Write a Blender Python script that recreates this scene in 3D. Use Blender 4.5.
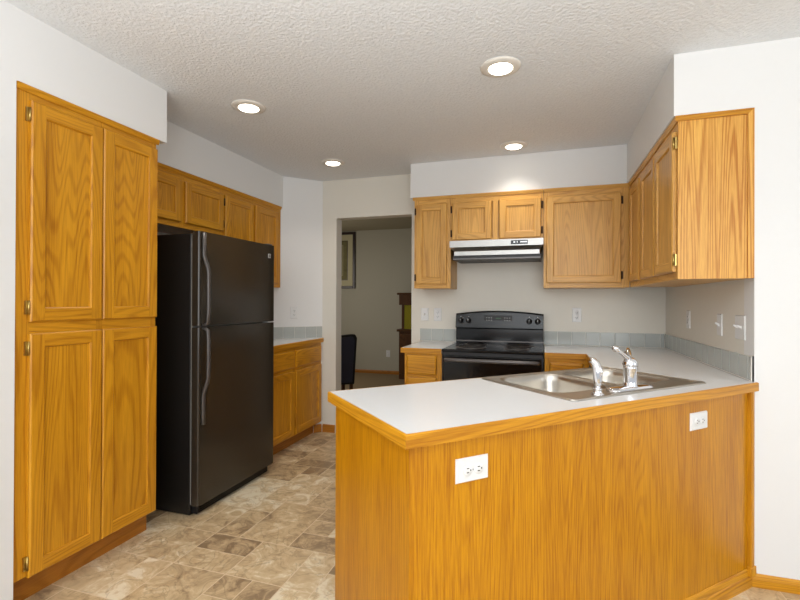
import bpy, bmesh, math, random
from mathutils import Vector, Matrix
random.seed(7)
for o in list(bpy.data.objects): bpy.data.objects.remove(o)
SC = bpy.context.scene; COL = SC.collection; PI = math.pi

# ---------------------------------------------------------------- camera
cd = bpy.data.cameras.new('camera'); cam = bpy.data.objects.new('camera', cd); COL.objects.link(cam)
cd.sensor_width = 36; cd.lens = 454.3/800*36; cd.clip_start = .05
ya, pi_, ro = math.radians(-17.652), math.radians(.191), math.radians(-.22)
fw = Vector((math.sin(ya), math.cos(ya), 0)); ri = Vector((math.cos(ya), -math.sin(ya), 0)); up = Vector((0,0,1))
f2 = fw*math.cos(pi_)+up*math.sin(pi_); u2 = up*math.cos(pi_)-fw*math.sin(pi_)
cr = ri*math.cos(ro)-u2*math.sin(ro); cu = ri*math.sin(ro)+u2*math.cos(ro)
M = Matrix((cr, cu, -f2)).transposed().to_4x4(); M.translation = (0,0,1.27)
cam.matrix_world = M; SC.camera = cam

# ---------------------------------------------------------------- light
w = bpy.data.worlds.new('world'); SC.world = w; w.use_nodes = True
w.node_tree.nodes['Background'].inputs[0].default_value = (.92,.96,1,1)
w.node_tree.nodes['Background'].inputs[1].default_value = .6
def area(name, loc, target, sx, sy, watts, col=(1,1,1)):
    l = bpy.data.lights.new(name,'AREA'); l.shape='RECTANGLE'; l.size=sx; l.size_y=sy; l.energy=watts; l.color=col
    o = bpy.data.objects.new(name,l); COL.objects.link(o); o.location=loc
    o.rotation_euler=(Vector(target)-Vector(loc)).to_track_quat('-Z','Y').to_euler(); return o
area('window_daylight', (.6,-2.6,1.6), (-.3,3,1.35), 3.4, 1.9, 80, (.95,.98,1))
area('side_daylight', (3.6,.2,1.5), (-1.6,1.9,1.1), 1.8, 1.8, 16, (.95,.98,1))
area('ceiling_bounce_fill', (-.2,-.5,1.25), (-.2,-.45,2.44), 1.6, 1.2, 68, (.94,.97,1)).data.spread=math.radians(150)  # added upward fill behind the camera, brightens the ceiling
area('dining_fill', (-4.0,5.6,1.5), (-2.2,6.2,1.2), 1.2, 1.4, 15, (1,.94,.84))  # added fill light for the dining room, stands for no built source
SC.view_settings.view_transform='Standard'; SC.view_settings.look='None'
SC.view_settings.exposure=0.24; SC.view_settings.gamma=1; SC.view_settings.use_curve_mapping=False

# ---------------------------------------------------------------- materials
def srgb(r,g,b):
    f=lambda c:(c/255/12.92) if c<=10 else ((c/255+.055)/1.055)**2.4
    return (f(r),f(g),f(b),1)
def nmat(name):
    m=bpy.data.materials.new(name); m.use_nodes=True; nt=m.node_tree
    return m,nt,nt.nodes['Principled BSDF']
def plain(name,col,rough=.5,metal=0,bump=0,bscale=60,spec=None,coat=0,detail=2,bdist=.002,vary=.03):
    m,nt,b=nmat(name); N=nt.nodes; L=nt.links
    b.inputs['Roughness'].default_value=rough; b.inputs['Metallic'].default_value=metal
    if spec is not None: b.inputs['Specular IOR Level'].default_value=spec
    b.inputs['Coat Weight'].default_value=coat
    tc=N.new('ShaderNodeTexCoord'); no=N.new('ShaderNodeTexNoise'); no.inputs['Scale'].default_value=bscale; no.inputs['Detail'].default_value=detail
    L.new(tc.outputs['Object'],no.inputs['Vector'])
    mr=N.new('ShaderNodeMapRange'); mr.inputs[3].default_value=1-vary; mr.inputs[4].default_value=1+vary
    L.new(no.outputs['Fac'],mr.inputs[0])
    mx=N.new('ShaderNodeVectorMath'); mx.operation='SCALE'; mx.inputs[0].default_value=col[:3]; L.new(mr.outputs[0],mx.inputs['Scale'])
    L.new(mx.outputs[0],b.inputs['Base Color'])
    if bump:
        bp=N.new('ShaderNodeBump'); bp.inputs['Strength'].default_value=bump; bp.inputs['Distance'].default_value=bdist
        L.new(no.outputs['Fac'],bp.inputs['Height']); L.new(bp.outputs[0],b.inputs['Normal'])
    return m
def oak(name,light,dark,axis='z',contrast=.34,rings=5.0,rough=.34,fibre=.35,st=.075):
    m,nt,b=nmat(name); N=nt.nodes; L=nt.links
    tc=N.new('ShaderNodeTexCoord'); oi=N.new('ShaderNodeObjectInfo')
    ad=N.new('ShaderNodeVectorMath'); ad.operation='ADD'
    ml=N.new('ShaderNodeMath'); ml.operation='MULTIPLY'; ml.inputs[1].default_value=37
    L.new(oi.outputs['Random'],ml.inputs[0]); L.new(tc.outputs['Object'],ad.inputs[0]); L.new(ml.outputs[0],ad.inputs[1])
    def mapped(sx,st):
        mp=N.new('ShaderNodeMapping'); s=[sx,sx,sx]; s['xyz'.index(axis)]=st
        mp.inputs['Scale'].default_value=s; L.new(ad.outputs[0],mp.inputs[0]); return mp
    a=N.new('ShaderNodeTexNoise'); a.inputs['Scale'].default_value=1; a.inputs['Detail'].default_value=1.5; a.inputs['Distortion'].default_value=.15
    L.new(mapped(rings,rings*st).outputs[0],a.inputs['Vector'])
    k=N.new('ShaderNodeMath'); k.operation='MULTIPLY'; k.inputs[1].default_value=230; L.new(a.outputs['Fac'],k.inputs[0])
    s=N.new('ShaderNodeMath'); s.operation='SINE'; L.new(k.outputs[0],s.inputs[0])
    r=N.new('ShaderNodeMapRange'); r.inputs[1].default_value=-.1; r.inputs[2].default_value=1; r.inputs[3].default_value=0; r.inputs[4].default_value=contrast
    L.new(s.outputs[0],r.inputs[0])
    f=N.new('ShaderNodeTexNoise'); f.inputs['Scale'].default_value=1; f.inputs['Detail'].default_value=3; f.inputs['Roughness'].default_value=.65
    L.new(mapped(260,7).outputs[0],f.inputs['Vector'])
    fr=N.new('ShaderNodeMapRange'); fr.inputs[1].default_value=.42; fr.inputs[2].default_value=.68; fr.inputs[3].default_value=0; fr.inputs[4].default_value=fibre
    L.new(f.outputs['Fac'],fr.inputs[0])
    g=N.new('ShaderNodeTexNoise'); g.inputs['Scale'].default_value=1; g.inputs['Detail'].default_value=2
    L.new(mapped(14,.9).outputs[0],g.inputs['Vector'])
    gr=N.new('ShaderNodeMapRange'); gr.inputs[1].default_value=.35; gr.inputs[2].default_value=.7; gr.inputs[3].default_value=0; gr.inputs[4].default_value=.3
    L.new(g.outputs['Fac'],gr.inputs[0])
    s1=N.new('ShaderNodeMath'); s1.operation='ADD'; L.new(r.outputs[0],s1.inputs[0]); L.new(fr.outputs[0],s1.inputs[1])
    s2=N.new('ShaderNodeMath'); s2.operation='ADD'; s2.use_clamp=True; L.new(s1.outputs[0],s2.inputs[0]); L.new(gr.outputs[0],s2.inputs[1])
    mx=N.new('ShaderNodeMix'); mx.data_type='RGBA'; mx.inputs[6].default_value=light; mx.inputs[7].default_value=dark
    L.new(s2.outputs[0],mx.inputs[0]); L.new(mx.outputs[2],b.inputs['Base Color'])
    b.inputs['Roughness'].default_value=rough; b.inputs['Specular IOR Level'].default_value=.4
    bp=N.new('ShaderNodeBump'); bp.inputs['Strength'].default_value=.12; bp.inputs['Distance'].default_value=.001; bp.invert=True
    L.new(f.outputs['Fac'],bp.inputs['Height']); L.new(bp.outputs[0],b.inputs['Normal'])
    return m
OL,OD=srgb(212,150,32),srgb(154,92,5)
OV=oak('oak_upright',OL,OD,'z'); OH=oak('oak_level',OL,OD,'x')
OY=oak('oak_depth',OL,OD,'y')
BL,BD=srgb(224,172,88),srgb(166,112,42)  # same oak, its reflected sheen put into a paler, greyer colour
BV=oak('oak_sheen_upright',BL,BD,'z'); BH=oak('oak_sheen_level',BL,BD,'x')
OE=oak('oak_end_veneer',srgb(226,172,82),srgb(176,110,32),'z',contrast=.6,rings=6,fibre=.5,st=.04)
OP=oak('oak_peninsula_veneer',srgb(202,139,8),srgb(152,88,0),'z',contrast=.26,rings=7,st=.045,fibre=.6)
OT=oak('oak_dark_trim',srgb(182,118,40),srgb(134,80,16),'x')
WALL=plain('white_wall_paint',srgb(226,226,225),  .6,bump=.12,bscale=55,vary=.005)
KW=plain('kitchen_wall_paint',srgb(223,219,208),.6,bump=.12,bscale=55,vary=.005)
CEIL=plain('knockdown_ceiling',srgb(230,233,236),.8,bump=.9,bscale=70,vary=.09,detail=5,bdist=.008)
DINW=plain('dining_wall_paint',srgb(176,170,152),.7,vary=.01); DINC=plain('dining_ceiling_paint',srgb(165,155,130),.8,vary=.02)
CARP=plain('carpet_tan',srgb(150,128,96),.95,bump=.6,bscale=220,vary=.25)
LAM=plain('white_laminate',srgb(232,232,232),.22,bscale=90,vary=.01,spec=.5)
BLK=plain('black_textured_enamel',srgb(46,40,32),.22,bump=.3,bscale=480,spec=.6,vary=.1,bdist=.0004)
BLKS=plain('black_side_panel',srgb(24,22,20),.42,bump=.3,bscale=400,spec=.4,vary=.2,bdist=.0004)
GLOSS=plain('black_glass',srgb(13,12,12),.16,spec=.38); MATTB=plain('black_iron',srgb(24,22,22),.45)
HAND=plain('grey_black_handle',srgb(92,88,86),.3,.35,spec=.6); GASK=plain('grey_gasket',srgb(120,118,112),.6)
STEEL=plain('brushed_steel',srgb(176,174,170),.38,1,vary=.03); SINKM=plain('satin_sink_steel',srgb(196,190,180),.3,1,vary=.04,bscale=20)
CHR=plain('chrome',srgb(225,225,228),.07,1); BRASS=plain('aged_brass',srgb(190,165,100),.3,1); DHINGE=plain('dark_bronze',srgb(60,38,16),.4,.6)
PLATE=plain('white_plastic',srgb(224,224,223),.35,vary=0); DARK=plain('dark_slot',srgb(40,38,36),.6)
TILE=plain('grey_glazed_tile',srgb(176,180,176),.12,bscale=9,vary=.05,spec=.5); GROUT=plain('pale_grout',srgb(222,220,212),.8)
TRIMW=plain('white_light_trim',srgb(226,222,214),.4)
SILV=plain('silver_mark',srgb(205,205,205),.3,.5); AMBER=plain('amber_lamp',srgb(230,190,40),.4); GREYP=plain('grey_print',srgb(170,170,168),.5)
LEATH=plain('black_leather',srgb(58,60,76),.35,bump=.3,bscale=90); HUT=oak('walnut_stain',srgb(92,58,28),srgb(48,26,10),'z')
GOLDG=plain('yellow_green_glass',srgb(150,140,40),.15); FRM=plain('dark_picture_frame',srgb(44,24,16),.35); MAT1=plain('cream_mat',srgb(196,186,150),.8); MAT2=plain('olive_print',srgb(120,112,72),.8,bscale=14,vary=.5)
def emit(name,col,st):
    m,nt,b=nmat(name); b.inputs['Emission Color'].default_value=col; b.inputs['Emission Strength'].default_value=st; b.inputs['Base Color'].default_value=(.8,.8,.8,1); return m
BULB=emit('lamp_glow',(1,.93,.8,1),6)
def floor_mat():
    m,nt,b=nmat('stone_look_vinyl'); N=nt.nodes; L=nt.links
    at=N.new('ShaderNodeAttribute'); at.attribute_name='tone'; tc=N.new('ShaderNodeTexCoord')
    of=N.new('ShaderNodeVectorMath'); of.operation='MULTIPLY'; of.inputs[1].default_value=(9,13,5); L.new(at.outputs['Color'],of.inputs[0])
    ad=N.new('ShaderNodeVectorMath'); L.new(tc.outputs['Object'],ad.inputs[0]); L.new(of.outputs[0],ad.inputs[1])
    n1=N.new('ShaderNodeTexNoise'); n1.inputs['Scale'].default_value=8; n1.inputs['Detail'].default_value=9; n1.inputs['Roughness'].default_value=.68; n1.inputs['Distortion'].default_value=1.3
    L.new(ad.outputs[0],n1.inputs['Vector'])
    sep=N.new('ShaderNodeSeparateColor'); L.new(at.outputs['Color'],sep.inputs[0])
    a=N.new('ShaderNodeMapRange'); a.inputs[3].default_value=-.17; a.inputs[4].default_value=.16; L.new(sep.outputs[0],a.inputs[0])
    s=N.new('ShaderNodeMath'); L.new(n1.outputs['Fac'],s.inputs[0]); L.new(a.outputs[0],s.inputs[1])
    cr=N.new('ShaderNodeValToRGB'); e=cr.color_ramp.elements
    e[0].position=.32; e[0].color=srgb(150,126,96); e[1].position=.70; e[1].color=srgb(232,218,190)
    for p,c in ((.4,srgb(182,156,120)),(.52,srgb(204,178,138)),(.62,srgb(216,194,156))): q=e.new(p); q.color=c
    L.new(s.outputs[0],cr.inputs[0])
    n2=N.new('ShaderNodeTexNoise'); n2.inputs['Scale'].default_value=3; n2.inputs['Detail'].default_value=5; n2.inputs['Distortion'].default_value=2.5; L.new(ad.outputs[0],n2.inputs['Vector'])
    ab=N.new('ShaderNodeMath'); ab.operation='SUBTRACT'; ab.inputs[1].default_value=.5; L.new(n2.outputs['Fac'],ab.inputs[0])
    ab2=N.new('ShaderNodeMath'); ab2.operation='ABSOLUTE'; L.new(ab.outputs[0],ab2.inputs[0])
    vr=N.new('ShaderNodeMapRange'); vr.inputs[1].default_value=0; vr.inputs[2].default_value=.02; vr.inputs[3].default_value=.35; vr.inputs[4].default_value=0; L.new(ab2.outputs[0],vr.inputs[0])
    mx=N.new('ShaderNodeMix'); mx.data_type='RGBA'; mx.inputs[7].default_value=srgb(128,104,78); L.new(vr.outputs[0],mx.inputs[0]); L.new(cr.outputs[0],mx.inputs[6])
    L.new(mx.outputs[2],b.inputs['Base Color']); b.inputs['Roughness'].default_value=.33; b.inputs['Specular IOR Level'].default_value=.35
    bp=N.new('ShaderNodeBump'); bp.inputs['Strength'].default_value=.25; bp.inputs['Distance'].default_value=.003; L.new(n1.outputs['Fac'],bp.inputs['Height']); L.new(bp.outputs[0],b.inputs['Normal'])
    return m
STONE=floor_mat(); FGROUT=plain('floor_joint',srgb(222,200,166),.5)

# ---------------------------------------------------------------- mesh helpers
class MB:
    def __init__(s): s.v=[]; s.f=[]; s.m=[]; s.sm=[]; s.mats=[]
    def mi(s,m):
        if m not in s.mats: s.mats.append(m)
        return s.mats.index(m)
    def add(s,vs,fs,m,smooth=False):
        b=len(s.v); s.v+=[tuple(v) for v in vs]; k=s.mi(m)
        for f in fs: s.f.append(tuple(b+i for i in f)); s.m.append(k); s.sm.append(smooth)
        return s
    def box(s,x0,x1,y0,y1,z0,z1,m):
        vs=[(x,y,z) for z in(z0,z1) for y in(y0,y1) for x in(x0,x1)]
        return s.add(vs,[(0,2,3,1),(4,5,7,6),(0,1,5,4),(2,6,7,3),(0,4,6,2),(1,3,7,5)],m)
    def prism(s,poly,z0,z1,m):          # xy polygon, counter-clockwise
        n=len(poly); vs=[(x,y,z0) for x,y in poly]+[(x,y,z1) for x,y in poly]
        return s.add(vs,[tuple(reversed(range(n))),tuple(range(n,2*n))]+[(i,(i+1)%n,n+(i+1)%n,n+i) for i in range(n)],m)
    def profx(s,prof,x0,x1,m,smooth=False):   # (y,z) profile run along x
        n=len(prof); vs=[(x0,y,z) for y,z in prof]+[(x1,y,z) for y,z in prof]
        return s.add(vs,[tuple(reversed(range(n))),tuple(range(n,2*n))]+[(i,(i+1)%n,n+(i+1)%n,n+i) for i in range(n)],m,smooth)
    def lathe(s,c,prof,m,axis='z',n=28):       # (r,h) profile
        vs=[]; fs=[]
        for r,h in prof:
            for i in range(n):
                a=2*PI*i/n; p=(r*math.cos(a),r*math.sin(a),h)
                if axis=='y': p=(p[0],-p[2],p[1])
                if axis=='x': p=(p[2],p[0],p[1])
                vs.append((c[0]+p[0],c[1]+p[1],c[2]+p[2]))
        for j in range(len(prof)-1):
            for i in range(n): fs.append((j*n+i,j*n+(i+1)%n,(j+1)*n+(i+1)%n,(j+1)*n+i))
        fs.append(tuple(reversed(range(n)))); fs.append(tuple(range((len(prof)-1)*n,len(prof)*n)))
        return s.add(vs,fs,m,True)
    def tube(s,pts,rad,m,n=12,flat=1,close=False):
        P=[Vector(p) for p in pts]; R=rad if isinstance(rad,(list,tuple)) else [rad]*len(P)
        vs=[];fs=[]; up=Vector((0,0,1))
        ref=None
        for i,p in enumerate(P):
            if close: t=(P[(i+1)%len(P)]-P[i-1]).normalized()
            else: t=(P[min(i+1,len(P)-1)]-P[max(i-1,0)]).normalized()
            if ref is None: ref=up if abs(t.z)<.8 else Vector((1,0,0))
            a=(ref-t*ref.dot(t)).normalized(); b=t.cross(a); ref=a
            for k in range(n):
                q=2*PI*k/n; vs.append(p+a*math.cos(q)*R[i]+b*math.sin(q)*R[i]*flat)
        c=len(P)
        for j in range(c if close else c-1):
            for k in range(n): fs.append((j*n+k,j*n+(k+1)%n,((j+1)%c)*n+(k+1)%n,((j+1)%c)*n+k))
        if not close: fs.append(tuple(reversed(range(n)))); fs.append(tuple(range((c-1)*n,c*n)))
        return s.add(vs,fs,m,True)
    def holed(s,outer,holes,z0,z1,m):     # flat slab with holes
        bm=bmesh.new(); es=[]
        loops=[outer]+holes
        for lp in loops:
            vv=[bm.verts.new((x,y,0)) for x,y in lp]
            es+=[bm.edges.new((vv[i],vv[(i+1)%len(vv)])) for i in range(len(vv))]
        bmesh.ops.triangle_fill(bm,edges=es,use_beauty=True,use_dissolve=False)
        bm.verts.ensure_lookup_table(); bm.verts.index_update()
        xy=[(v.co.x,v.co.y) for v in bm.verts]; n=len(xy); fs=[]
        for f in bm.faces:
            idx=[v.index for v in f.verts]
            if f.normal.z<0: idx.reverse()
            fs+= [tuple(i+n for i in idx),tuple(reversed(idx))]
        bm.free(); k=0
        for li,lp in enumerate(loops):
            c=len(lp)
            for i in range(c):
                a,b=k+i,k+(i+1)%c; fs.append((a,b,b+n,a+n) if li==0 else (a,b,b+n,a+n)[::-1])
            k+=c
        return s.add([(x,y,z0) for x,y in xy]+[(x,y,z1) for x,y in xy],fs,m)
    def build(s,name,parent=None,loc=(0,0,0),rotz=0,origin=None,bevel=0,seg=2):
        me=bpy.data.meshes.new(name); O=Vector(origin or (0,0,0))
        me.from_pydata([Vector(v)-O for v in s.v],[],s.f)
        for m in s.mats: me.materials.append(m)
        for p,k,sm in zip(me.polygons,s.m,s.sm): p.material_index=k; p.use_smooth=sm
        bm=bmesh.new(); bm.from_mesh(me); bmesh.ops.recalc_face_normals(bm,faces=bm.faces); bm.to_mesh(me); bm.free()
        o=bpy.data.objects.new(name,me); COL.objects.link(o)
        o.location=origin if origin else loc; o.rotation_euler=(0,0,rotz)
        if parent: o.parent=parent
        if bevel:
            md=o.modifiers.new('edge','BEVEL'); md.width=bevel; md.segments=seg; md.limit_method='ANGLE'; md.angle_limit=math.radians(40)
        return o
def tag(o,label,cat,group=None):
    o['label']=label; o['category']=cat
    if group: o['group']=group
    return o
def thing(name,label,cat,loc,rotz=0,group=None):
    o=bpy.data.objects.new(name,None); o.empty_display_size=.1; COL.objects.link(o); o.location=loc; o.rotation_euler=(0,0,rotz)
    return tag(o,label,cat,group)
def copy_tree(o,parent=None):
    c=o.copy(); COL.objects.link(c)
    if parent: c.parent=parent
    for ch in [q for q in bpy.data.objects if q.parent==o]: copy_tree(ch,c)
    return c
def dup(src,label,loc,rotz=0):
    c=copy_tree(src); c.location=loc; c.rotation_euler=(0,0,rotz); c['label']=label; return c
def struct(mb,name,**k):
    o=mb.build(name,**k); o['kind']='structure'; return o

# measured places (metres)
XR,YB,YW=.899,3.996,2.43            # right wall, back wall, near face of right-hand wall
YS,XS=3.71,.579                     # faces of the back and right soffits
XP,XU,XL=-2.014,-2.34,-2.65         # pantry wall plane, left soffit plane, left wall
ZC,ZS=2.44,2.148
CX,CY=-2.066,3.996                  # corner where the angled wall meets the back wall

# ---------------------------------------------------------------- setting
def vinyl():
    U=.15; x0,y0=-1.41,1.77; I0,I1,J0,J1=-9,33,-24,16
    used={}; tiles=[]
    def put(i,j,a,b,t=None):
        for p in range(a):
            for q in range(b): used[(i+p,j+q)]=1
        tiles.append((i,j,a,b,random.random() if t is None else t))
    for t in [(0,0,2,2,.7),(-1,2,2,3,.5),(-2,2,1,2,.35),(-2,1,2,1,.1),(-2,0,2,1,.62),(1,2,2,1,.12),(2,0,1,2,.8),(-4,0,2,2,.6),(-3,-2,1,2,.95),(-2,-2,2,2,.45),(0,-1,1,1,.3),(1,-1,1,1,.25),(2,-2,1,2,.9),(-3,2,1,2,.6),(-2,4,1,1,.9),(1,3,1,1,.5),(1,4,1,1,.2),(-1,5,1,1,.85),(0,5,2,1,.3)]: put(*t)
    for j in range(J0,J1):
        for i in range(I0,I1):
            if (i,j) in used: continue
            opts=[(2,2),(3,2),(2,1),(1,2),(1,1),(2,3)]; random.shuffle(opts)
            for a,b in opts+[(1,1)]:
                if i+a<=I1 and j+b<=J1 and all((i+p,j+q) not in used for p in range(a) for q in range(b)): put(i,j,a,b); break
    mb=MB(); X0,X1,Y0,Y1=x0+I0*U,x0+I1*U,y0+J0*U,y0+J1*U
    mb.box(X0,X1,Y0,YB+.13,-.1,-.0006,FGROUT); tone=[(.5,.5,.5,1)]*6
    g=.0024
    for i,j,a,b,t in tiles:
        xa,xb,ya_,yb=x0+i*U+g,x0+(i+a)*U-g,y0+j*U+g,min(y0+(j+b)*U-g,YB+.12)
        if ya_>=yb: continue
        mb.add([(xa,ya_,0),(xb,ya_,0),(xb,yb,0),(xa,yb,0)],[(0,1,2,3)],STONE); tone.append((t,random.random(),random.random(),1))
    o=struct(mb,'floor'); at=o.data.color_attributes.new('tone','FLOAT_COLOR','CORNER')
    for p,c in zip(o.data.polygons,tone):
        for li in p.loop_indices: at.data[li].color=c
vinyl()
struct(MB().box(-6,1.2,YB+.13,7.6,-.1,.004,CARP),'floor_carpet')
struct(MB().box(-2.75,3.6,-1.9,YB+.12,ZC,ZC+.1,CEIL),'ceiling')
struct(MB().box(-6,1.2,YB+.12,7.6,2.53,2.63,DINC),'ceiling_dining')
# white wall beside the pantry with the soffit above the pantry
def slabx(prof,x0,x1,name,axis='x'):      # wall outline extruded through its thickness
    m=MB(); n=len(prof)
    vs=[(x,a,z) if axis=='x' else (a,x,z) for x in (x0,x1) for a,z in prof]
    m.add(vs,[tuple(range(n)),tuple(reversed(range(n,2*n)))]+[(i,(i+1)%n,n+(i+1)%n,n+i) for i in range(n)],WALL); return struct(m,name)
slabx([(-1.9,0),(1.262,0),(1.262,2.15),(2.02,2.15),(2.02,ZC),(-1.9,ZC)],XL-.1,XP,'wall_left_front')
struct(MB().box(XL-.1,XL,1.262,YB+.12,0,ZC,KW),'wall_left')
struct(MB().prism([(XL,3.412-.0),(CX,CY),(CX,CY+.12),(XL,CY+.12)],0,ZC,WALL),'wall_corner')
struct(MB().prism([(XL,2.02),(XU,2.02),(XU,3.722),(XL,3.412)],ZS+.002,ZC,WALL),'wall_soffit_left')
b=MB(); D0,D1,DZ=-1.919,-1.161,2.071
b.box(XL,D0,YB,YB+.12,0,ZC,WALL); b.box(D0,D1,YB,YB+.12,DZ,ZC,WALL); b.box(D1,XR+.12,YB,YB+.12,0,ZC,WALL)
b.mats=[KW]; struct(b,'wall_back')
struct(MB().box(XR,XR+.12,YW+.11,YB,0,ZC,KW),'wall_right')
slabx([(XR,0),(3.6,0),(3.6,ZC),(XS,ZC),(XS,ZS+.002),(XR,ZS+.002)],YW,YW+.11,'wall_right_front','y')
struct(MB().box(-1.09,XS,YS,YB,ZS+.002,ZC,WALL),'wall_soffit_back')
struct(MB().box(XS,XR,YW+.11,YB,ZS+.002,ZC,WALL),'wall_soffit_right')
# dining room beyond
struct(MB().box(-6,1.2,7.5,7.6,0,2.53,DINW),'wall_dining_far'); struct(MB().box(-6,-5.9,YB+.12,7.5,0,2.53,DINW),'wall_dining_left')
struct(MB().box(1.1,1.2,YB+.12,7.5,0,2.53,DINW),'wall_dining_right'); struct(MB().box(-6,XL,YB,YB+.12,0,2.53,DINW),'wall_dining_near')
def bbprof(h=.075): return [(0,0),(.012,0),(.012,h*.6),(.009,h*.85),(.004,h),(0,h)]
def board(name,x0,x1,loc,rotz,mat,h=.075):
    return struct(MB().profx([(-y,z) for y,z in bbprof(h)],x0,x1,mat),name,loc=loc,rotz=rotz)
board('baseboard_right',0,2.70,(XR-.011,YW,0),0,OH,.058)
board('baseboard_back',0,.13,(CX+.01,YB,0),0,OT)
board('baseboard_corner',-.085,-.006,(CX,CY,0),PI/4,OT)
board('baseboard_far',-5.8,1.0,(0,7.5,.004),0,OT,.06)

# ---------------------------------------------------------------- cabinet builders
def door_mesh(w,h,V,H,fw_=.055):
    mb=MB(); T=.019
    def rect(i,y): return [(i,y,i),(w-i,y,i),(w-i,y,h-i),(i,y,h-i)]
    def ring(i0,y0,i1,y1):
        a,b=rect(i0,y0),rect(i1,y1)
        for k in range(4): mb.add([a[k],a[(k+1)%4],b[(k+1)%4],b[k]],[(0,1,2,3)],H if k in(0,2) else V)
    ring(0,T,0,.005); ring(0,.005,.005,0)
    e=.005
    mb.add([(e,0,e),(fw_,0,e),(fw_,0,h-e),(e,0,h-e)],[(0,1,2,3)],V)
    mb.add([(w-fw_,0,e),(w-e,0,e),(w-e,0,h-e),(w-fw_,0,h-e)],[(0,1,2,3)],V)
    mb.add([(fw_,0,e),(w-fw_,0,e),(w-fw_,0,fw_),(fw_,0,fw_)],[(0,1,2,3)],H)
    mb.add([(fw_,0,h-fw_),(w-fw_,0,h-fw_),(w-fw_,0,h-e),(fw_,0,h-e)],[(0,1,2,3)],H)
    ring(fw_,0,fw_+.004,.003); ring(fw_+.004,.003,fw_+.006,.0095)
    mb.add(rect(fw_+.006,.0095),[(0,1,2,3)],V); mb.add(rect(0,T),[(3,2,1,0)],V)
    return mb
def hinge(parent,x,z,mat,side):
    m=MB(); m.box(x-.007*side-.0045,x-.007*side+.0045,.010,.0192,z-.028,z+.028,mat)
    m.lathe((x,.006,z-.024),[(.0045,0),(.0045,.048)],mat,n=10); m.lathe((x,.006,z-.029),[(.003,0),(.003,.058)],mat,n=8)
    return m.build('hinge',parent)
def door(par,x,z,w,h,V,H,hs=None,hmat=None,fw_=.055,hz=.075):
    d=door_mesh(w,h,V,H,fw_).build('door',par,(x,-.0195,z))
    if hs:
        for zz in (hz,h-hz): hinge(d,0-.004 if hs=='l' else w+.004,zz,hmat,1 if hs=='l' else -1)
    return d
def drawer(par,x,z,w,h,H):
    mb=MB(); r=lambda i,y:[(i,y,i),(w-i,y,i),(w-i,y,h-i),(i,y,h-i)]
    for (i0,y0,i1,y1) in ((0,.019,0,.006),(0,.006,.006,.002),(.006,.002,.012,0)):
        a,b=r(i0,y0),r(i1,y1)
        for k in range(4): mb.add([a[k],a[(k+1)%4],b[(k+1)%4],b[k]],[(0,1,2,3)],H)
    mb.add(r(.012,0),[(0,1,2,3)],H); mb.add(r(0,.019),[(3,2,1,0)],H)
    return mb.build('drawer',par,(x,-.0195,z))
def frame(par,W,z0,z1,stiles,rails,V,H):
    mb=MB()
    for a,b in stiles: mb.box(a,b,0,.018,z0,z1,V)
    st=sorted(stiles)
    for a,b in rails:
        for i in range(len(st)-1): mb.box(st[i][1],st[i+1][0],.0005,.018,a,b,H)
    return mb.build('face_frame',par)
def scribe(par,x0,x1,z,H,y=0,name='top_molding'):
    return MB().profx([(y,z),(y,z+.026),(y-.014,z+.026),(y-.014,z+.02),(y-.006,z)],x0,x1,H).build(name,par)
R90=PI/2
# pantry
W=.692
p=thing('pantry_cabinet','tall golden oak pantry cabinet with four doors left of the black refrigerator','cabinet',(-2.024,1.265,0),R90)
MB().box(0,W,.018,.62,.136,2.12,OV).build('cabinet_box',p); MB().box(.01,W+.02,.075,.6,0,.136,OT).build('toe_kick',p)
frame(p,W,.136,2.125,[(0,.055),(W-.03,W),(.35,.38)],[(.136,.15),(1.12,1.19),(2.07,2.125)],OV,OH)
scribe(p,0,W+.012,2.122,OH)
for x,s in ((.05,'l'),(.372,None)):
    door(p,x,.132,.317,1.0,OV,OH,s,BRASS,hz=.06); door(p,x,1.18,.317,.912,OV,OH,s,BRASS,hz=.06)
# left wall cabinets
def wallcab(label,loc,rotz,W,H,D,doors,V,Hm,hm=None,endstile=.03,group=None,top=True,fwd=.05,bot=.036,xm0=0,xm1=0):
    c=thing('wall_cabinet',label,'cabinet',loc,rotz,group)
    MB().box(0,W,.018,D,0,H-.03,V).build('cabinet_box',c)
    st=[(0,.04),(W-max(.04,endstile),W)]
    if len(doors)==2:
        mid=(doors[0][0]+doors[0][1]+doors[1][0])/2; st.append((mid-.02,mid+.02))
    frame(c,W,0,H-.02,st,[(0,.04),(H-.065,H-.02)],V,Hm)
    if top: scribe(c,-xm0,W+xm1,H-.026,Hm)
    for x,w_,s in doors: door(c,x,bot,w_,H-.065-bot,V,Hm,s,hm,fwd,.055)
    return c
Xf=-2.352
wallcab('short oak cabinet with two doors above the black refrigerator',(Xf,2.02,1.765),R90,.88,.383,.295,[(.07,.38,None),(.49,.385,'r')],OV,OH,DHINGE)
wallcab('taller oak cabinet with two doors on the left wall, right beside the refrigerator top',(Xf,2.902,1.395),R90,.80,.753,.295,[(.012,.355,'l'),(.395,.35,None)],OV,OH,DHINGE,xm1=.0)
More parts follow.
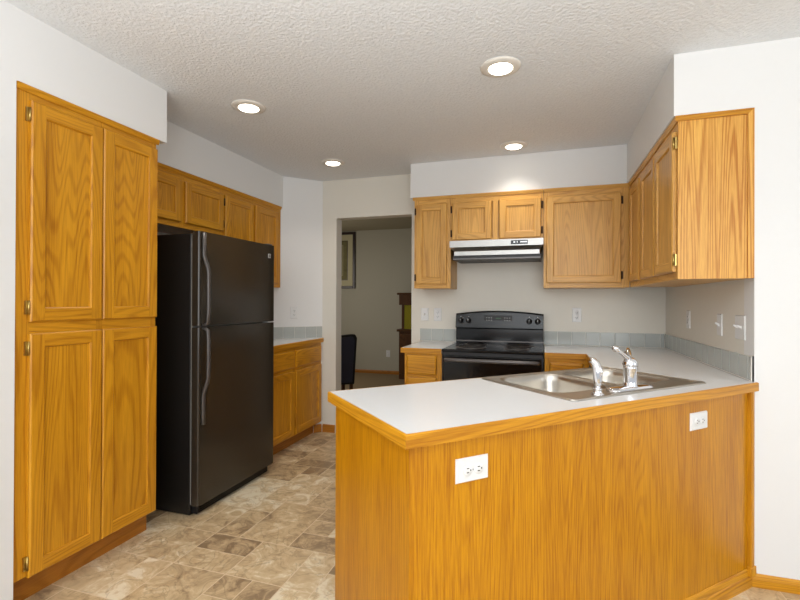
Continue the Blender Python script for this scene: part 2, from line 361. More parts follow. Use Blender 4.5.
# back wall cabinets
Yf=3.703; DB=.29
wallcab('narrow tall oak cabinet left of the range hood, next to the doorway',(-1.052,Yf,1.381),0,.312,.767,DB,[(.018,.262,'l')],BV,BH,DHINGE,xm0=.012)
wallcab('short wide oak cabinet with two square doors directly above the range hood',(-.738,Yf,1.752),0,.728,.396,DB,[(.012,.318,'l'),(.392,.318,'r')],BV,BH,DHINGE,bot=.024)
wallcab('wide single-door oak cabinet right of the range hood',(-.008,Yf,1.381),0,.604,.767,DB,[(.02,.525,'r')],BV,BH,DHINGE,endstile=.058)
Xg=.598
wallcab('single-door oak cabinet in the inner corner of the right wall run',(Xg,3.69,1.381),-R90,.43,.767,DB,[(.07,.33,None)],BV,BH)
c=wallcab('oak wall cabinet with two doors and a pale grained end panel, nearest on the right',(Xg,3.258,1.381),-R90,.818,.767,DB,[(.035,.365,None),(.425,.372,'r')],BV,BH,BRASS,top=False)
MB().box(.818,.8265,-.001,.297,0,.765,OE).build('end_panel',c)['label']='pale oak veneer end panel with bold grain'
scribe(c,0,.828,.741,BH); 
m=MB(); m.add([(.8265,-.014,.742),(.8265,.299,.742),(.8265,.299,.767),(.8265,-.014,.767),(.834,-.014,.742),(.834,.275,.742),(.834,.299,.767),(.834,-.014,.767)],[(0,1,2,3),(7,6,5,4),(0,4,5,1),(1,5,6,2),(2,6,7,3),(3,7,4,0)],OY)
m.build('end_molding',c)
m=MB(); m.add([(.8265,.275,0),(.8265,.299,0),(.8265,.299,.767),(.8265,.275,.742),(.834,.275,0),(.834,.299,0),(.834,.299,.767),(.834,.275,.742)],[(0,1,2,3),(7,6,5,4),(0,4,5,1),(1,5,6,2),(2,6,7,3),(3,7,4,0)],OE)
m.build('corner_molding',c)

# base cabinets
def basecab(label,loc,rotz,W,D,split,V,H,poly=None):
    c=thing('base_cabinet',label,'cabinet',loc,rotz)
    mb=MB()
    if poly: mb.prism(poly,.1,.8745,V)
    else: mb.box(0,W,.018,D,.1,.8745,V)
    mb.build('cabinet_box',c)
    return c
c=basecab('oak base cabinet with two drawers over two doors, right of the refrigerator',(-2.068,2.97,0),R90,1.0,.58,None,OV,OH,poly=[(0,.018),(.995,.018),(1.0,.03),(.465,.572),(0,.572)])
MB().prism([(0,.06),(1.0,.06),(.485,.57),(0,.57)],0,.1,OT).build('toe_kick',c)
frame(c,1.0,.1,.8745,[(0,.05),(.48,.53),(.975,1.005)],[(.1,.13),(.66,.71),(.835,.8745)],OV,OH)
for x,w_ in ((.045,.445),(.52,.465)): drawer(c,x,.695,w_,.147,OH); door(c,x,.112,w_,.555,OV,OH,None)
c=basecab('small oak drawer cabinet left of the black stove, by the doorway',(-1.032,3.37,0),0,.293,.6,None,BV,BH)
MB().box(0,.293,.07,.6,0,.1,OT).build('toe_kick',c)
frame(c,.293,.1,.8745,[(0,.03),(.255,.293)],[(.1,.13),(.69,.72),(.5,.53),(.84,.8745)],OV,OH)
drawer(c,.02,.712,.232,.15,OH); drawer(c,.02,.54,.232,.15,OH); drawer(c,.02,.36,.232,.16,OH); drawer(c,.02,.12,.232,.22,OH)
c=basecab('oak base cabinet in the back corner right of the black stove',(.002,3.37,0),0,.29,.6,None,BV,BH,poly=[(0,.018),(.29,.018),(.29,.6),(0,.6)])
MB().box(0,.29,.07,.6,0,.1,OT).build('toe_kick',c)
frame(c,.29,.1,.8745,[(0,.03),(.26,.29)],[(.1,.13),(.69,.72),(.84,.8745)],OV,OH)
drawer(c,.035,.712,.215,.135,OH); door(c,.035,.12,.215,.56,OV,OH)

# peninsula and right run
PX,PY=-.352,1.161; q=math.sqrt(.5)
def ST(s,t): return (PX+q*(s-t),PY+q*(s+t))
pen=thing('peninsula_cabinet','golden oak peninsula base with plain veneer panels under the white countertop','cabinet',(PX,PY,0),PI/4)
MB().box(.026,1.770,.024,.042,0,.8745,OP).build('front_panel',pen)
MB().box(.024,.042,.0245,.625,0,.8745,OP).build('end_panel',pen,)
m=MB(); m.box(.042,1.50,.607,.625,.1,.8745,OV); m.box(.3,.318,.05,.6,.0,.70,OV); m.box(.042,1.50,.53,.548,0,.1,OT); m.build('inner_panel',pen)
m=MB(); m.profx([(.024-y,z) for y,z in bbprof(.052)],.02,1.772,OH); m.build('base_molding',pen)
m=MB(); m.profx([(.024-y*.6,z+.052) for y,z in bbprof(.03)],.02,1.768,OH); m.build('quarter_round',pen)
m=MB(); m.box(1.750,1.779,.010,.024,.09,.8745,OV); m.box(1.757,1.771,.0075,.0105,.09,.8745,OV); m.build('corner_molding',pen)
m=MB(); m.box(1.742,1.787,.0045,.024,.05,.092,OV); m.build('plinth_block',pen,bevel=.003)
run=thing('base_cabinet','oak base cabinet run under the countertop along the right wall','cabinet',(.31,3.35,0),-R90)
MB().box(0,.6,.018,.585,.1,.87,OV).build('cabinet_box',run); door(run,.05,.12,.45,.56,OV,OH)
MB().box(0,.6,.07,.585,0,.1,OT).build('toe_kick',run)

# ---------------------------------------------------------------- countertops
ZT=.914; ZB=.876; TW=.0065
def rrect(x0,x1,y0,y1,r,n=6):
    out=[]
    for cx,cy,a in ((x1-r,y0+r,-90),(x1-r,y1-r,0),(x0+r,y1-r,90),(x0+r,y0+r,180)):
        for i in range(n+1): t=math.radians(a+90*i/n); out.append((cx+r*math.cos(t),cy+r*math.sin(t)))
    return out
SX0,SX1,SY0,SY1=.722,1.552,.083,.628
hole=[ST(a,b_) for a,b_ in rrect(SX0+.012,SX1-.012,SY0+.012,SY1-.012,.03,3)]
e=TW
sA=(0.919+.352)/q
IS=(.272+.352)/q-.655   # s of inner corner on t=.655 where x=.272
def lineS(x,t): return (x-PX)/q+t
outer=[ST(e,e),ST(1.778,e),(XR-.006,YW+.012),(XR-.006,YB-.006),(.001,YB-.006),(.001,3.355+e),(.272+e,3.355+e),ST(lineS(.272+e,.655-e),.655-e),ST(e,.655-e)]
ct=MB().holed(outer,[hole],ZB,ZT,LAM).build('countertop',origin=(PX,PY,ZB))
tag(ct,'white laminate countertop with oak edge on the peninsula, holding the sink','countertop')
def edge(par,a,b,na,nb,name='wood_edge'):  # outer points a,b; inner points na,nb
    m=MB(); ch=.003
    A,B,NA,NB=Vector(a),Vector(b),Vector(na),Vector(nb)
    ia,ib=A+(NA-A)*.5,B+(NB-B)*.5
    vs=[(*A,ZB-.001),(*B,ZB-.001),(*B,ZT-.004),(*A,ZT-.004),(*ia,ZT+.0002),(*ib,ZT+.0002),(*NB,ZT+.0002),(*NA,ZT+.0002),(*NB,ZB-.001),(*NA,ZB-.001)]
    m.add(vs,[(0,1,2,3),(3,2,5,4),(4,5,6,7),(7,6,8,9),(9,8,1,0),(0,3,4,7,9),(1,8,6,5,2)],OH)
    O=Vector((*A,ZB)); ang=math.atan2((B-A).y,(B-A).x); R=Matrix.Rotation(-ang,4,'Z')
    m.v=[tuple(R@(Vector(v)-O)) for v in m.v]
    o=m.build(name,par); o.rotation_euler=(0,0,ang-par.rotation_euler.z); o.location=O-Vector(par.location)
    o['label']='golden oak edge strip'; return o
i1=ST(lineS(.272,.655),.655); i2=ST(lineS(.272+e,.655-e),.655-e)
edge(ct,ST(0,0),ST(1.794,0),ST(e,e),ST(1.778,e)); edge(ct,ST(0,.655),ST(0,0),ST(e,.655-e),ST(e,e))
edge(ct,i1,ST(0,.655),i2,ST(e,.655-e)); edge(ct,(.272,3.355),i1,(.272+e,3.355+e),i2)
edge(ct,(.001,3.355),(.272,3.355),(.001,3.355+e),(.272+e,3.355+e))
# left of stove
x0=-1.06
ct2=MB().prism([(x0+e,3.35+e),(-.739,3.35+e),(-.739,YB-.006),(x0+e,YB-.006)],ZB+.002,ZT,LAM).build('countertop',origin=(x0,3.35,ZB))
tag(ct2,'small piece of laminate countertop left of the black stove','countertop')
edge(ct2,(x0,3.35),(-.739,3.35),(x0+e,3.35+e),(-.739,3.35+e)); edge(ct2,(x0,YB-.006),(x0,3.35),(x0+e,YB-.006),(x0+e,3.35+e))
# left run
xf=-2.045
ct3=MB().prism([(XL+.005,2.945),(xf-e,2.945),(xf-e,3.975),(-2.076,3.978),(XL+.005,3.404)],ZB+.002,ZT,LAM).build('countertop',origin=(xf,2.945,ZB))
tag(ct3,'laminate countertop with oak edge right of the refrigerator','countertop')
edge(ct3,(xf,2.945),(xf,3.985),(xf-e,2.945),(xf-e,3.985))

# ---------------------------------------------------------------- tiled backsplashes
def splash(label,loc,rotz,L,capend=False,start=0):
    m=MB(); m.box(0,L,-.006,0,0,.113,GROUT); x=start; P=.108
    while x<L-.004:
        a,b_=max(x,0)+.0014,min(x+P,L)-.0014
        if b_-a>.006:
            m.add([(a,-.006,.004),(b_,-.006,.004),(b_,-.006,.1105),(a,-.006,.1105),(a+.003,-.009,.007),(b_-.003,-.009,.007),(b_-.003,-.009,.1085),(a+.003,-.009,.1085)],[(4,5,6,7),(0,1,5,4),(1,2,6,5),(2,3,7,6),(3,0,4,7)],TILE)
        x+=P
    if capend: m.box(L-.008,L,-.0095,0,0,.113,GROUT)
    o=m.build('backsplash',loc=loc,rotz=rotz); return tag(o,label,'backsplash')
splash('row of grey square tiles on the back wall left of the stove',(-1.078,YB-.0005,ZT+.001),0,.335)
splash('row of grey square tiles on the back wall right of the stove',(-.004,YB-.0005,ZT+.001),0,.892)
splash('row of grey square tiles along the right wall behind the sink',(XR-.0005,YB-.011,ZT+.001),-R90,YB-.011-YW-.004,True)
splash('row of grey square tiles on the angled corner wall beside the refrigerator',(-2.642,3.4205,ZT+.001),PI/4,.812)

# ---------------------------------------------------------------- refrigerator
F=thing('refrigerator','black two-door refrigerator with the freezer on top and curved handles','refrigerator',(-1.985,2.175,0),R90)
m=MB(); m.box(0,.765,0,.63,.006,1.668,BLKS); m.build('cabinet_body',F,bevel=.006)
m=MB(); m.box(.003,.755,-.012,0,.07,1.66,GASK); m.build('door_gasket',F)
def rdoor(z0,z1):
    W_=.778; r=.012
    prof=[(.0,-.012),(.0,-.050)]+[(r-r*math.cos(math.radians(a)),-.050-r*math.sin(math.radians(a))) for a in (15,30,45,60,75,90)]
    prof+=[(W_*k/8+ (r if k==0 else 0),-.062-.003*math.sin(PI*k/8)) for k in range(1,8)]
    prof+=[(W_-r+r*math.sin(math.radians(a)),-.050-r*math.cos(math.radians(a))) for a in (0,15,30,45,60,75,90)]+[(W_,-.012)]
    m=MB(); n=len(prof); vs=[(x-.003,y,z0) for x,y in prof]+[(x-.003,y,z1) for x,y in prof]
    m.add(vs,[(i,i+1,n+i+1,n+i) for i in range(n-1)],BLK,True); m.add(vs,[tuple(range(n)),tuple(reversed(range(n,2*n))),(n-1,0,n,2*n-1)],BLK)
    return m
fz=rdoor(1.122,1.68).build('freezer_door',F,bevel=.003); rf=rdoor(.066,1.112).build('refrigerator_door',F,bevel=.003)
def strap(pts,w_=.027,t=.012):
    m=MB(); vs=[]; fs=[]; n=len(pts)
    for i,(y,z) in enumerate(pts):
        a=pts[max(i-1,0)]; b_=pts[min(i+1,n-1)]; d=Vector((b_[0]-a[0],b_[1]-a[1])).normalized(); nx,nz=-d.y,d.x
        for (xx,k) in ((-w_/2,0),(-w_*.38,1),(w_*.38,1),(w_/2,0),(w_*.38,-1),(-w_*.38,-1)): vs.append((xx,y+nx*k*t/2,z+nz*k*t/2))
    for i in range(n-1):
        for k in range(6): fs.append((i*6+k,i*6+(k+1)%6,(i+1)*6+(k+1)%6,(i+1)*6+k))
    m.add(vs,fs+[tuple(range(5,-1,-1)),tuple(range((n-1)*6,n*6))],HAND,True); return m
def sm(t): return t*t*(3-2*t)
hf=[(-.07,1.672),(-.07,1.55)]+[(-.07-.034*sm(k/8),1.55-.12*k/8) for k in range(1,9)]+[(-.105,1.35),(-.105,1.2),(-.1,1.14),(-.08,1.128),(-.066,1.126)]
hr=[(-.066,1.108),(-.08,1.106),(-.1,1.095),(-.105,1.04),(-.106,.92),(-.104,.84)]+[(-.104+.034*sm(k/8),.83-.13*k/8) for k in range(1,9)]+[(-.07,.60),(-.07,.54)]
strap(hf).build('handle',fz,(.03,0,0)); strap(hr).build('handle',rf,(.03,0,0))
m=MB(); m.box(.69,.717,-.0665,-.0625,1.585,1.615,SILV); m.box(.696,.702,-.0672,-.0665,1.59,1.61,DARK); m.box(.706,.711,-.0672,-.0665,1.590,1.602,DARK); m.box(.705,.712,-.0672,-.0665,1.606,1.61,DARK); m.build('badge',fz)
m=MB(); m.box(.02,.735,-.035,0,.012,.062,MATTB)
for k in range(4): m.box(.03,.725,-.04,-.035,.018+.011*k,.023+.011*k,GLOSS)
m.build('kick_grille',F); 
m=MB(); m.box(.69,.75,-.06,.03,1.668,1.69,HAND); m.build('hinge_cover',F,bevel=.004)
MB().box(.70,.758,-.06,-.008,1.1125,1.1215,SILV).build('center_hinge',F)
for x in (.04,.71):
    for y in (.03,.58): MB().lathe((x,y,0),[(.02,0),(.02,.03)],MATTB,n=14).build('leveling_foot',F)

# ---------------------------------------------------------------- range
S=thing('electric_range','black electric coil range with arched control panel between the back cabinets','stove',(-.733,3.355,0))
WS=.725
m=MB(); m.box(0,WS,.0,.62,.03,.895,MATTB); m.build('range_body',S)
m=MB(); m.box(-.001,WS+.001,-.012,.60,.895,.917,GLOSS); m.build('cooktop',S,bevel=.006)
m=MB(); m.box(.012,WS-.012,-.032,-.001,.24,.872,GLOSS); od=m.build('oven_door',S,bevel=.006)
m=MB(); m.box(.10,WS-.10,-.034,-.0315,.42,.74,GLOSS); m.build('oven_window',od)
m=MB(); m.tube([(.03,-.035,.838),(.035,-.062,.842),(.06,-.075,.845)]+[(.06+.605*k/8,-.078-.008*math.sin(PI*k/8),.845) for k in range(1,8)]+[(WS-.06,-.075,.845),(WS-.035,-.062,.842),(WS-.03,-.035,.838)],.014,HAND,flat=.8); m.build('oven_handle',od)
m=MB(); m.box(.012,WS-.012,-.028,-.001,.05,.225,GLOSS); m.build('storage_drawer',S,bevel=.006)
for x,y,r in ((.19,.16,.10),(.535,.16,.078),(.19,.43,.078),(.535,.43,.10)):
    m=MB(); m.lathe((x,y,.917),[(r+.018,0),(r+.018,.004),(r+.01,.005),(r*.9,.0015),(.01,.001)],HAND,n=36)
    bo=m.build('burner_bowl',S); m=MB(); pts=[]
    for k in range(90): a=k/90*2*PI*4; rr=.018+(r-.018)*k/90; pts.append((x+rr*math.cos(a),y+rr*math.sin(a),.926))
    m.tube(pts,.0042,MATTB,n=6); m.build('coil',bo)
# backguard
def arch(x): return .018+.026*(1-((x-WS/2)/(WS/2))**2)
m=MB(); n=17; vs=[];fs=[]
for k in range(n):
    x=WS*k/(n-1); zt=1.15+arch(x)
    vs+=[(x,.535,1.048),(x,.555,zt-.012),(x,.566,zt),(x,.63,zt),(x,.63,.9),(x,.565,.9),(x,.565,1.04)]
for k in range(n-1):
    for j in range(7): fs.append((k*7+j,k*7+(j+1)%7,(k+1)*7+(j+1)%7,(k+1)*7+j))
fs+=[tuple(range(6,-1,-1)),tuple(range((n-1)*7,n*7))]
m.add(vs,fs,GLOSS); bg=m.build('control_panel',S,bevel=.002)
MB().box(.0,WS,.548,.566,.93,.942,HAND).build('trim_strip',bg)
def onpanel(x,z,off=.0): return (x,.535+.020*(z-1.048)/(.105)-off,z)
for x in (.045,.112,WS-.112,WS-.045):
    k_=MB(); px,py,pz=onpanel(x,1.108,.0); k_.lathe((px,py,pz),[(.024,0),(.022,.012),(.017,.02),(.016,.03)],MATTB,'y',n=24)
    k_.box(px-.004,px+.004,py-.038,py-.004,pz-.017,pz+.017,MATTB); k_.box(px-.0012,px+.0012,py-.0385,py-.037,pz+.003,pz+.016,PLATE); kn=k_.build('knob',bg)
    t=MB(); t.box(px-.004,px+.004,py-.0015,py+.001,pz+.033,pz+.039,GREYP); t.build('print_mark',bg)
m=MB(); px,py,pz=onpanel(WS/2,1.115); m.box(.245,.475,py-.003,py+.004,1.075,1.155,MATTB); m.build('clock_panel',bg)
m=MB()
for x in (.265,.285,.305,.415,.435,.455):
    for z in (1.095,1.115,1.135):
        m.box(x-.006,x+.006,py-.0042,py-.0028,z-.0025,z+.0025,GREYP)
m.box(.335,.39,py-.0042,py-.0028,1.122,1.140,MATTB); m.box(.34,.385,py-.0045,py-.004,1.128,1.134,plain('clock_digits',srgb(70,110,70),.4))
m.build('button_print',bg)
for x in (.02,.495):
    MB().box(x-.005,x+.005,py-.004,py,1.082,1.09,AMBER).build('indicator_light',bg)
for x in (.03,.68):
    for y in (.05,.56): MB().lathe((x,y,0),[(.015,0),(.015,.03)],MATTB,n=12).build('leveling_foot',S)

# ---------------------------------------------------------------- hood
H=thing('range_hood','stainless steel range hood under the short cabinet above the stove','range hood',(-.722,3.565,1.606))
WH=.712
m=MB(); P=[(.0,.146),(.0,.095),(.05,.066),(.05,.034),(.055,.03),(.42,.03),(.42,.146)]
n=len(P); vs=[]
for s_,xx in ((0,0),(1,WH)):
    for (y,z) in P:
        ins=.0 if z>=.1 else (.028 if z<.073 else 0); vs.append((xx+(ins if not s_ else -ins),y,z))
m.add(vs,[tuple(reversed(range(n))),tuple(range(n,2*n))]+[(i,(i+1)%n,n+(i+1)%n,n+i) for i in range(n)],STEEL)
m.build('canopy',H)
m=MB(); m.box(.02,WH-.02,.045,.41,.0,.032,MATTB); m.build('filter_housing',H)
m=MB(); m.box(.02,WH-.02,.035,.045,.0,.010,HAND); m.build('front_rail',H)
m=MB(); m.box(.475,.60,-.003,.001,.105,.135,GLOSS)
for x,w_ in ((.495,.012),(.52,.006),(.545,.05)): m.box(x,x+w_,-.006,-.002,.116,.126,SILV)
m.build('switch_panel',H)

# ---------------------------------------------------------------- sink, faucet, sprayer
SK=MB(); zt=.004
bA=rrect(SX0+.045,1.118,.20,SY1-.045,.07,7); bB=rrect(1.158,SX1-.045,.20,SY1-.045,.07,7)
SK.holed(rrect(SX0,SX1,SY0,SY1,.02,4),[bA,bB],0,zt,SINKM)
sk=thing('sink','double-bowl stainless steel drop-in sink in the white peninsula countertop','sink',(PX,PY,ZT+.0003),PI/4)
SK.build('rim',sk,bevel=.0015)
m=MB(); 
for lp in (rrect(SX0+.006,SX1-.006,SY0+.006,SY1-.006,.018,4),): m.tube([(x,y,zt) for x,y in lp],.0028,SINKM,n=6,close=True)
m.build('raised_edge',sk)
for x0_,x1_ in ((SX0+.045,1.118),(1.158,SX1-.045)):
    m=MB(); L_=[]; y0_,y1_=.20,SY1-.045
    for ins,z,r in ((-.002,zt+.0005,.072),(.004,-.004,.07),(.008,-.03,.07),(.016,-.14,.065),(.035,-.165,.05),(.07,-.172,.035)):
        L_.append([(x,y,z) for x,y in rrect(x0_+ins,x1_-ins,y0_+ins,y1_-ins,max(r-ins*.3,.02),7)])
    n=len(L_[0]); vs=[v for l in L_ for v in l]; fs=[(j*n+i,j*n+(i+1)%n,(j+1)*n+(i+1)%n,(j+1)*n+i) for j in range(len(L_)-1) for i in range(n)]
    fs.append(tuple(range((len(L_)-1)*n,len(L_)*n))); m.add(vs,fs,SINKM,True)
    bo=m.build('basin',sk)
    MB().lathe(((x0_+x1_)/2,(y0_+y1_)/2,-.171),[(.045,0),(.043,.003),(.03,.001),(.028,-.0005)],CHR).build('drain',bo)
a=ST(1.105,.138)
fa=thing('faucet','chrome single-lever kitchen faucet with arched spout on the sink rim','faucet',(a[0],a[1],ZT+zt+.0005),PI/4)
m=MB(); L_=[]
for f_,z in ((1,0),(1,.004),(.93,.010),(.75,.0145),(.4,.0165)): L_.append([(x*f_ if abs(x)<9 else x,y*f_,z) for x,y in rrect(-.125,.125,-.03,.03,.0295,6)])
n=len(L_[0]); m.add([v for l in L_ for v in l],[(j*n+i,j*n+(i+1)%n,(j+1)*n+(i+1)%n,(j+1)*n+i) for j in range(4) for i in range(n)]+[tuple(range(4*n,5*n)),tuple(reversed(range(n)))],CHR,True); m.build('base_plate',fa)
m=MB(); m.lathe((0,0,.01),[(.030,0),(.0265,.006),(.0255,.02),(.0255,.072),(.0265,.075),(.0265,.083)],CHR); m.build('body',fa)
m=MB(); m.lathe((0,0,.0935),[(.0275,0),(.029,.006),(.027,.018),(.021,.028),(.011,.035),(.003,.037)],CHR)
m.tube([(-.004,0,.118),(-.026,-.002,.130),(-.055,-.004,.146),(-.082,-.006,.160),(-.096,-.007,.166)],[.015,.011,.0085,.0095,.012],CHR,n=14)
m.lathe((-.098,-.007,.158),[(.004,0),(.011,.003),(.014,.01),(.012,.018),(.005,.022)],CHR,n=16); m.build('lever',fa)
m=MB(); sp=[(0,.012,.072),(0,.035,.098),(0,.06,.122),(0,.088,.14),(0,.12,.147),(0,.15,.141),(0,.17,.124),(0,.178,.104)]
m.tube(sp,[.014,.0125,.0115,.011,.0105,.011,.012,.0125],CHR,n=14); o=m.build('spout',fa); o.rotation_euler.z=math.radians(-50)
a=ST(.888,.118)
sr=thing('sink_sprayer','chrome side sprayer standing in its round holder left of the faucet','sprayer',(a[0],a[1],ZT+zt+.0005),PI/4)
m=MB(); m.lathe((0,0,0),[(.024,0),(.024,.004),(.017,.01),(.015,.02),(.018,.022),(.017,.026)],CHR); m.build('holder',sr)
m=MB(); m.tube([(0,0,.022),(0,0,.05),(0,.001,.075),(-.0,.002,.098),(-.002,.006,.116),(-.007,.014,.128),(-.014,.024,.131)],[.012,.0145,.0165,.017,.016,.013,.010],CHR,n=18); m.build('spray_head',sr)
MB().tube([(0,-.015,.07),(-.001,-.018,.09),(-.002,-.012,.112)],.005,CHR,n=8).build('trigger',sr)

# ---------------------------------------------------------------- recessed lights
def downlight(label,x,y):
    r=thing('recessed_light',label,'ceiling light',(x,y,ZC-.001),0,'recessed ceiling lights')
    return r
r0=downlight('round recessed ceiling light, farther left of the nearer pair, above the refrigerator',-1.70,2.325)
m=MB(); m.lathe((0,0,0),[(.100,0),(.099,-.004),(.085,-.009),(.066,-.012),(.060,-.010)],TRIMW,n=40); m.build('trim_ring',r0)
m=MB(); m.lathe((0,0,-.0102),[(.059,0),(.056,-.0035),(.03,-.0075),(.004,-.0085)],BULB,n=32); m.build('lamp_lens',r0)
spots=[(-1.70,2.325)]
for lb,x,y in (('largest round recessed ceiling light, nearest the camera, upper right of the others',-.212,2.30),('round recessed ceiling light in front of the doorway wall',-1.70,3.467),('round recessed ceiling light just in front of the soffit above the stove',-.222,3.487)):
    dup(r0,lb,(x,y,ZC-.001)); spots.append((x,y))
for x,y in spots:
    l=bpy.data.lights.new('downlight_beam','SPOT'); l.energy=14; l.color=(1,.92,.82); l.spot_size=math.radians(125); l.spot_blend=1; l.shadow_soft_size=.05
    o=bpy.data.objects.new('downlight_beam',l); COL.objects.link(o); o.location=(x,y,ZC-.03)

# ---------------------------------------------------------------- outlets and switches
GP='white wall plates'
def plate(label,loc,rotz,W_=.072,H_=.117,kind='outlet',horizontal=False):
    o=thing('wall_outlet' if kind=='outlet' else 'light_switch',label,'outlet' if kind=='outlet' else 'switch',loc,rotz)
    if horizontal: W_,H_=H_,W_
    m=MB(); d=.006
    m.add([(-W_/2,0,-H_/2),(W_/2,0,-H_/2),(W_/2,0,H_/2),(-W_/2,0,H_/2),(-W_/2+.004,-d,-H_/2+.004),(W_/2-.004,-d,-H_/2+.004),(W_/2-.004,-d,H_/2-.004),(-W_/2+.004,-d,H_/2-.004)],[(4,5,6,7),(0,1,5,4),(1,2,6,5),(2,3,7,6),(3,0,4,7),(3,2,1,0)],PLATE)
    m.build('cover_plate',o)
    if kind=='outlet':
        for s_ in (-1,1):
            c_=(s_*.0195,0) if horizontal else (0,s_*.0195)
            m=MB(); m.lathe((c_[0],-d,c_[1]),[(.0165,0),(.0165,.0015),(.0158,.002)],PLATE,'y',n=20); k=m.build('receptacle',o)
            m=MB()
            for t in (-.006,.006):
                if horizontal: m.box(c_[0]-.004,c_[0]+.004,-d-.0026,-d-.0018,c_[1]+t-.0012,c_[1]+t+.0012,DARK)
                else: m.box(c_[0]+t-.0012,c_[0]+t+.0012,-d-.0026,-d-.0018,c_[1]-.004,c_[1]+.004,DARK)
            if horizontal: m.box(c_[0]+.008,c_[0]+.0115,-d-.0026,-d-.0018,-.002,.002,DARK)
            else: m.box(-.002,.002,-d-.0026,-d-.0018,c_[1]-.0115,c_[1]-.008,DARK)
            m.build('slot',k)
        MB().lathe((0,-d,0),[(.0025,0),(.002,.001)],GREYP,'y',n=10).build('screw',o)
    else:
        n_=1 if W_<.1 else 2
        for i in range(n_):
            x=0 if n_==1 else (-.023 if i==0 else .023)
            MB().box(x-.006,x+.006,-d-.001,-d,-.013,.013,GREYP if kind=='jack' else PLATE).build('toggle_slot',o)
            if kind!='jack':
                m=MB(); m.add([(x-.005,-d,-.006),(x+.005,-d,-.006),(x+.005,-d,.006),(x-.005,-d,.006),(x-.004,-d-.018,.006),(x+.004,-d-.018,.006),(x+.004,-d-.018,.013),(x-.004,-d-.018,.013)],[(0,1,5,4),(1,2,6,5),(2,3,7,6),(3,0,4,7),(4,5,6,7)],PLATE); m.build('toggle',o)
    return o
def PF(s,z): x,y=ST(s,.0235); return (x,y,z)
plate('white horizontal outlet on the peninsula front near its left corner',PF(.234,.778),PI/4,horizontal=True)
plate('white horizontal outlet on the peninsula front near its right end',PF(1.372,.786),PI/4,horizontal=True)
plate('white switch plate on the back wall beside the doorway',(-1.035,YB-.0005,1.155),0,kind='switch')
plate('white outlet on the back wall just left of the stove',(-.915,YB-.0005,1.155),0)
plate('white outlet on the back wall right of the stove',(.252,YB-.0005,1.165),0)
plate('white outlet on the right wall deepest in the corner',(XR-.0005,3.40,1.16),-R90)
plate('narrow white switch plate in the middle of the right wall',(XR-.0005,2.845,1.152),-R90,kind='switch')
plate('wide double white switch plate on the right wall nearest the camera',(XR-.0005,2.575,1.152),-R90,W_=.117,kind='switch')
plate('white outlet on the angled corner wall beside the refrigerator',(-2.262,3.7995,1.162),PI/4)
plate('white outlet low on the dining room far wall',(-2.60,7.4995,.36),0)

# ---------------------------------------------------------------- dining room things
hu=thing('china_hutch','dark brown wooden hutch with yellowish glass doors seen through the doorway','hutch',(-2.295,7.05,.004))
m=MB(); m.box(.03,1.2,.02,.43,0,.775,HUT); m.build('lower_cabinet',hu); MB().box(0,1.23,-.02,.44,.775,.815,HUT).build('waist_shelf',hu,bevel=.006)
m=MB(); m.box(.05,.09,.10,.43,.815,1.21,HUT); m.box(1.14,1.18,.10,.43,.815,1.21,HUT); m.box(.05,1.18,.40,.43,.815,1.21,HUT); m.box(.6,.64,.10,.13,.815,1.21,HUT); m.build('upper_frame',hu)
for x in (.09,.64): MB().box(x,x+.5,.108,.118,.815,1.21,GOLDG).build('glass_door',hu)
MB().box(.02,1.21,.05,.43,1.21,1.375,HUT).build('header',hu); MB().box(-.01,1.24,.02,.44,1.375,1.41,HUT).build('cornice',hu,bevel=.006)
for x in (.05,.62): 
    d_=MB().box(x,x+.54,.0,.02,.08,.73,HUT).build('door',hu,bevel=.004)
pf=thing('framed_picture','dark framed print with cream mat on the dining room far wall','picture',(-3.63,7.499,1.50))
m=MB(); w_,h_=.405,1.01; t=.045
m.box(-w_,-w_+t,-.03,0,0,h_,FRM); m.box(w_-t,w_,-.03,0,0,h_,FRM); m.box(-w_+t,w_-t,-.03,0,0,t,FRM); m.box(-w_+t,w_-t,-.03,0,h_-t,h_,FRM); m.build('frame',pf,bevel=.004)
MB().box(-w_+t,w_-t,-.012,-.002,t,h_-t,MAT1).build('mat',pf)
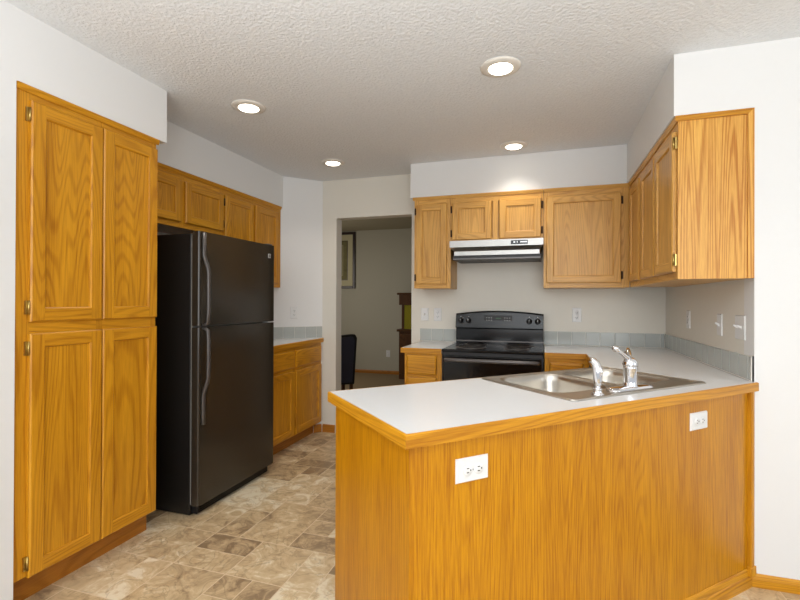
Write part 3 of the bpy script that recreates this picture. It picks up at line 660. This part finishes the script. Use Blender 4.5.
m=MB(); m.box(-.26,.26,-.0145,-.012,.15,.86,FRM); m.box(-.25,.25,-.0155,-.0145,.16,.85,MAT2); m.box(-.17,.17,-.0165,-.0155,.23,.78,MAT1); m.box(-.16,.16,-.0175,-.0165,.24,.77,MAT2); m.build('print',pf)
ch=thing('dining_chair','black leather high-back chair partly hidden by the doorway edge','chair',(-2.69,5.53,.004),math.radians(-50))
# backrest leans back on +x side
def backsheet(hw,z0,z1,off,th,mat):        # upright panel with softly arched, round-cornered top
    n=18; cols=[]
    m=MB(); vs=[]; fs=[]; K=9
    for i in range(n+1):
        y=-hw+2*hw*i/n; u=abs(y)/hw
        zt=z1-.012*(1-math.cos(PI*min(u/.8,1)))/2*-1-.012-(.05*(1-math.sqrt(max(0,1-((u-.8)/.2)**2))) if u>.8 else 0)
        for k in range(K+1):
            z=z0+(zt-z0)*k/K; x=.15+.13*(z-.16)/.68+off; vs+=[(x,y,z),(x+th,y,z)]
    def id(i,k,s_): return (i*(K+1)+k)*2+s_
    for i in range(n):
        for k in range(K): fs+=[(id(i,k,0),id(i,k+1,0),id(i+1,k+1,0),id(i+1,k,0)),(id(i,k,1),id(i+1,k,1),id(i+1,k+1,1),id(i,k+1,1))]
        fs+=[(id(i,K,0),id(i,K,1),id(i+1,K,1),id(i+1,K,0)),(id(i,0,0),id(i+1,0,0),id(i+1,0,1),id(i,0,1))]
    for k in range(K): fs+=[(id(0,k,0),id(0,k,1),id(0,k+1,1),id(0,k+1,0)),(id(n,k,0),id(n,k+1,0),id(n,k+1,1),id(n,k,1))]
    m.add(vs,fs,mat); return m
backsheet(.24,.17,.84,-.05,.07,MATTB).build('backrest',ch,bevel=.01,seg=3)
backsheet(.205,.20,.81,.018,.014,LEATH).build('back_upholstery',ch,bevel=.004)
MB().box(-.27,.20,-.24,.24,.36,.47,LEATH).build('seat',ch,bevel=.02,seg=3)
for x in (-.24,.15):
    for y in (-.2,.2): MB().box(x-.02,x+.02,y-.02,y+.02,0,.37,HUT).build('leg',ch)
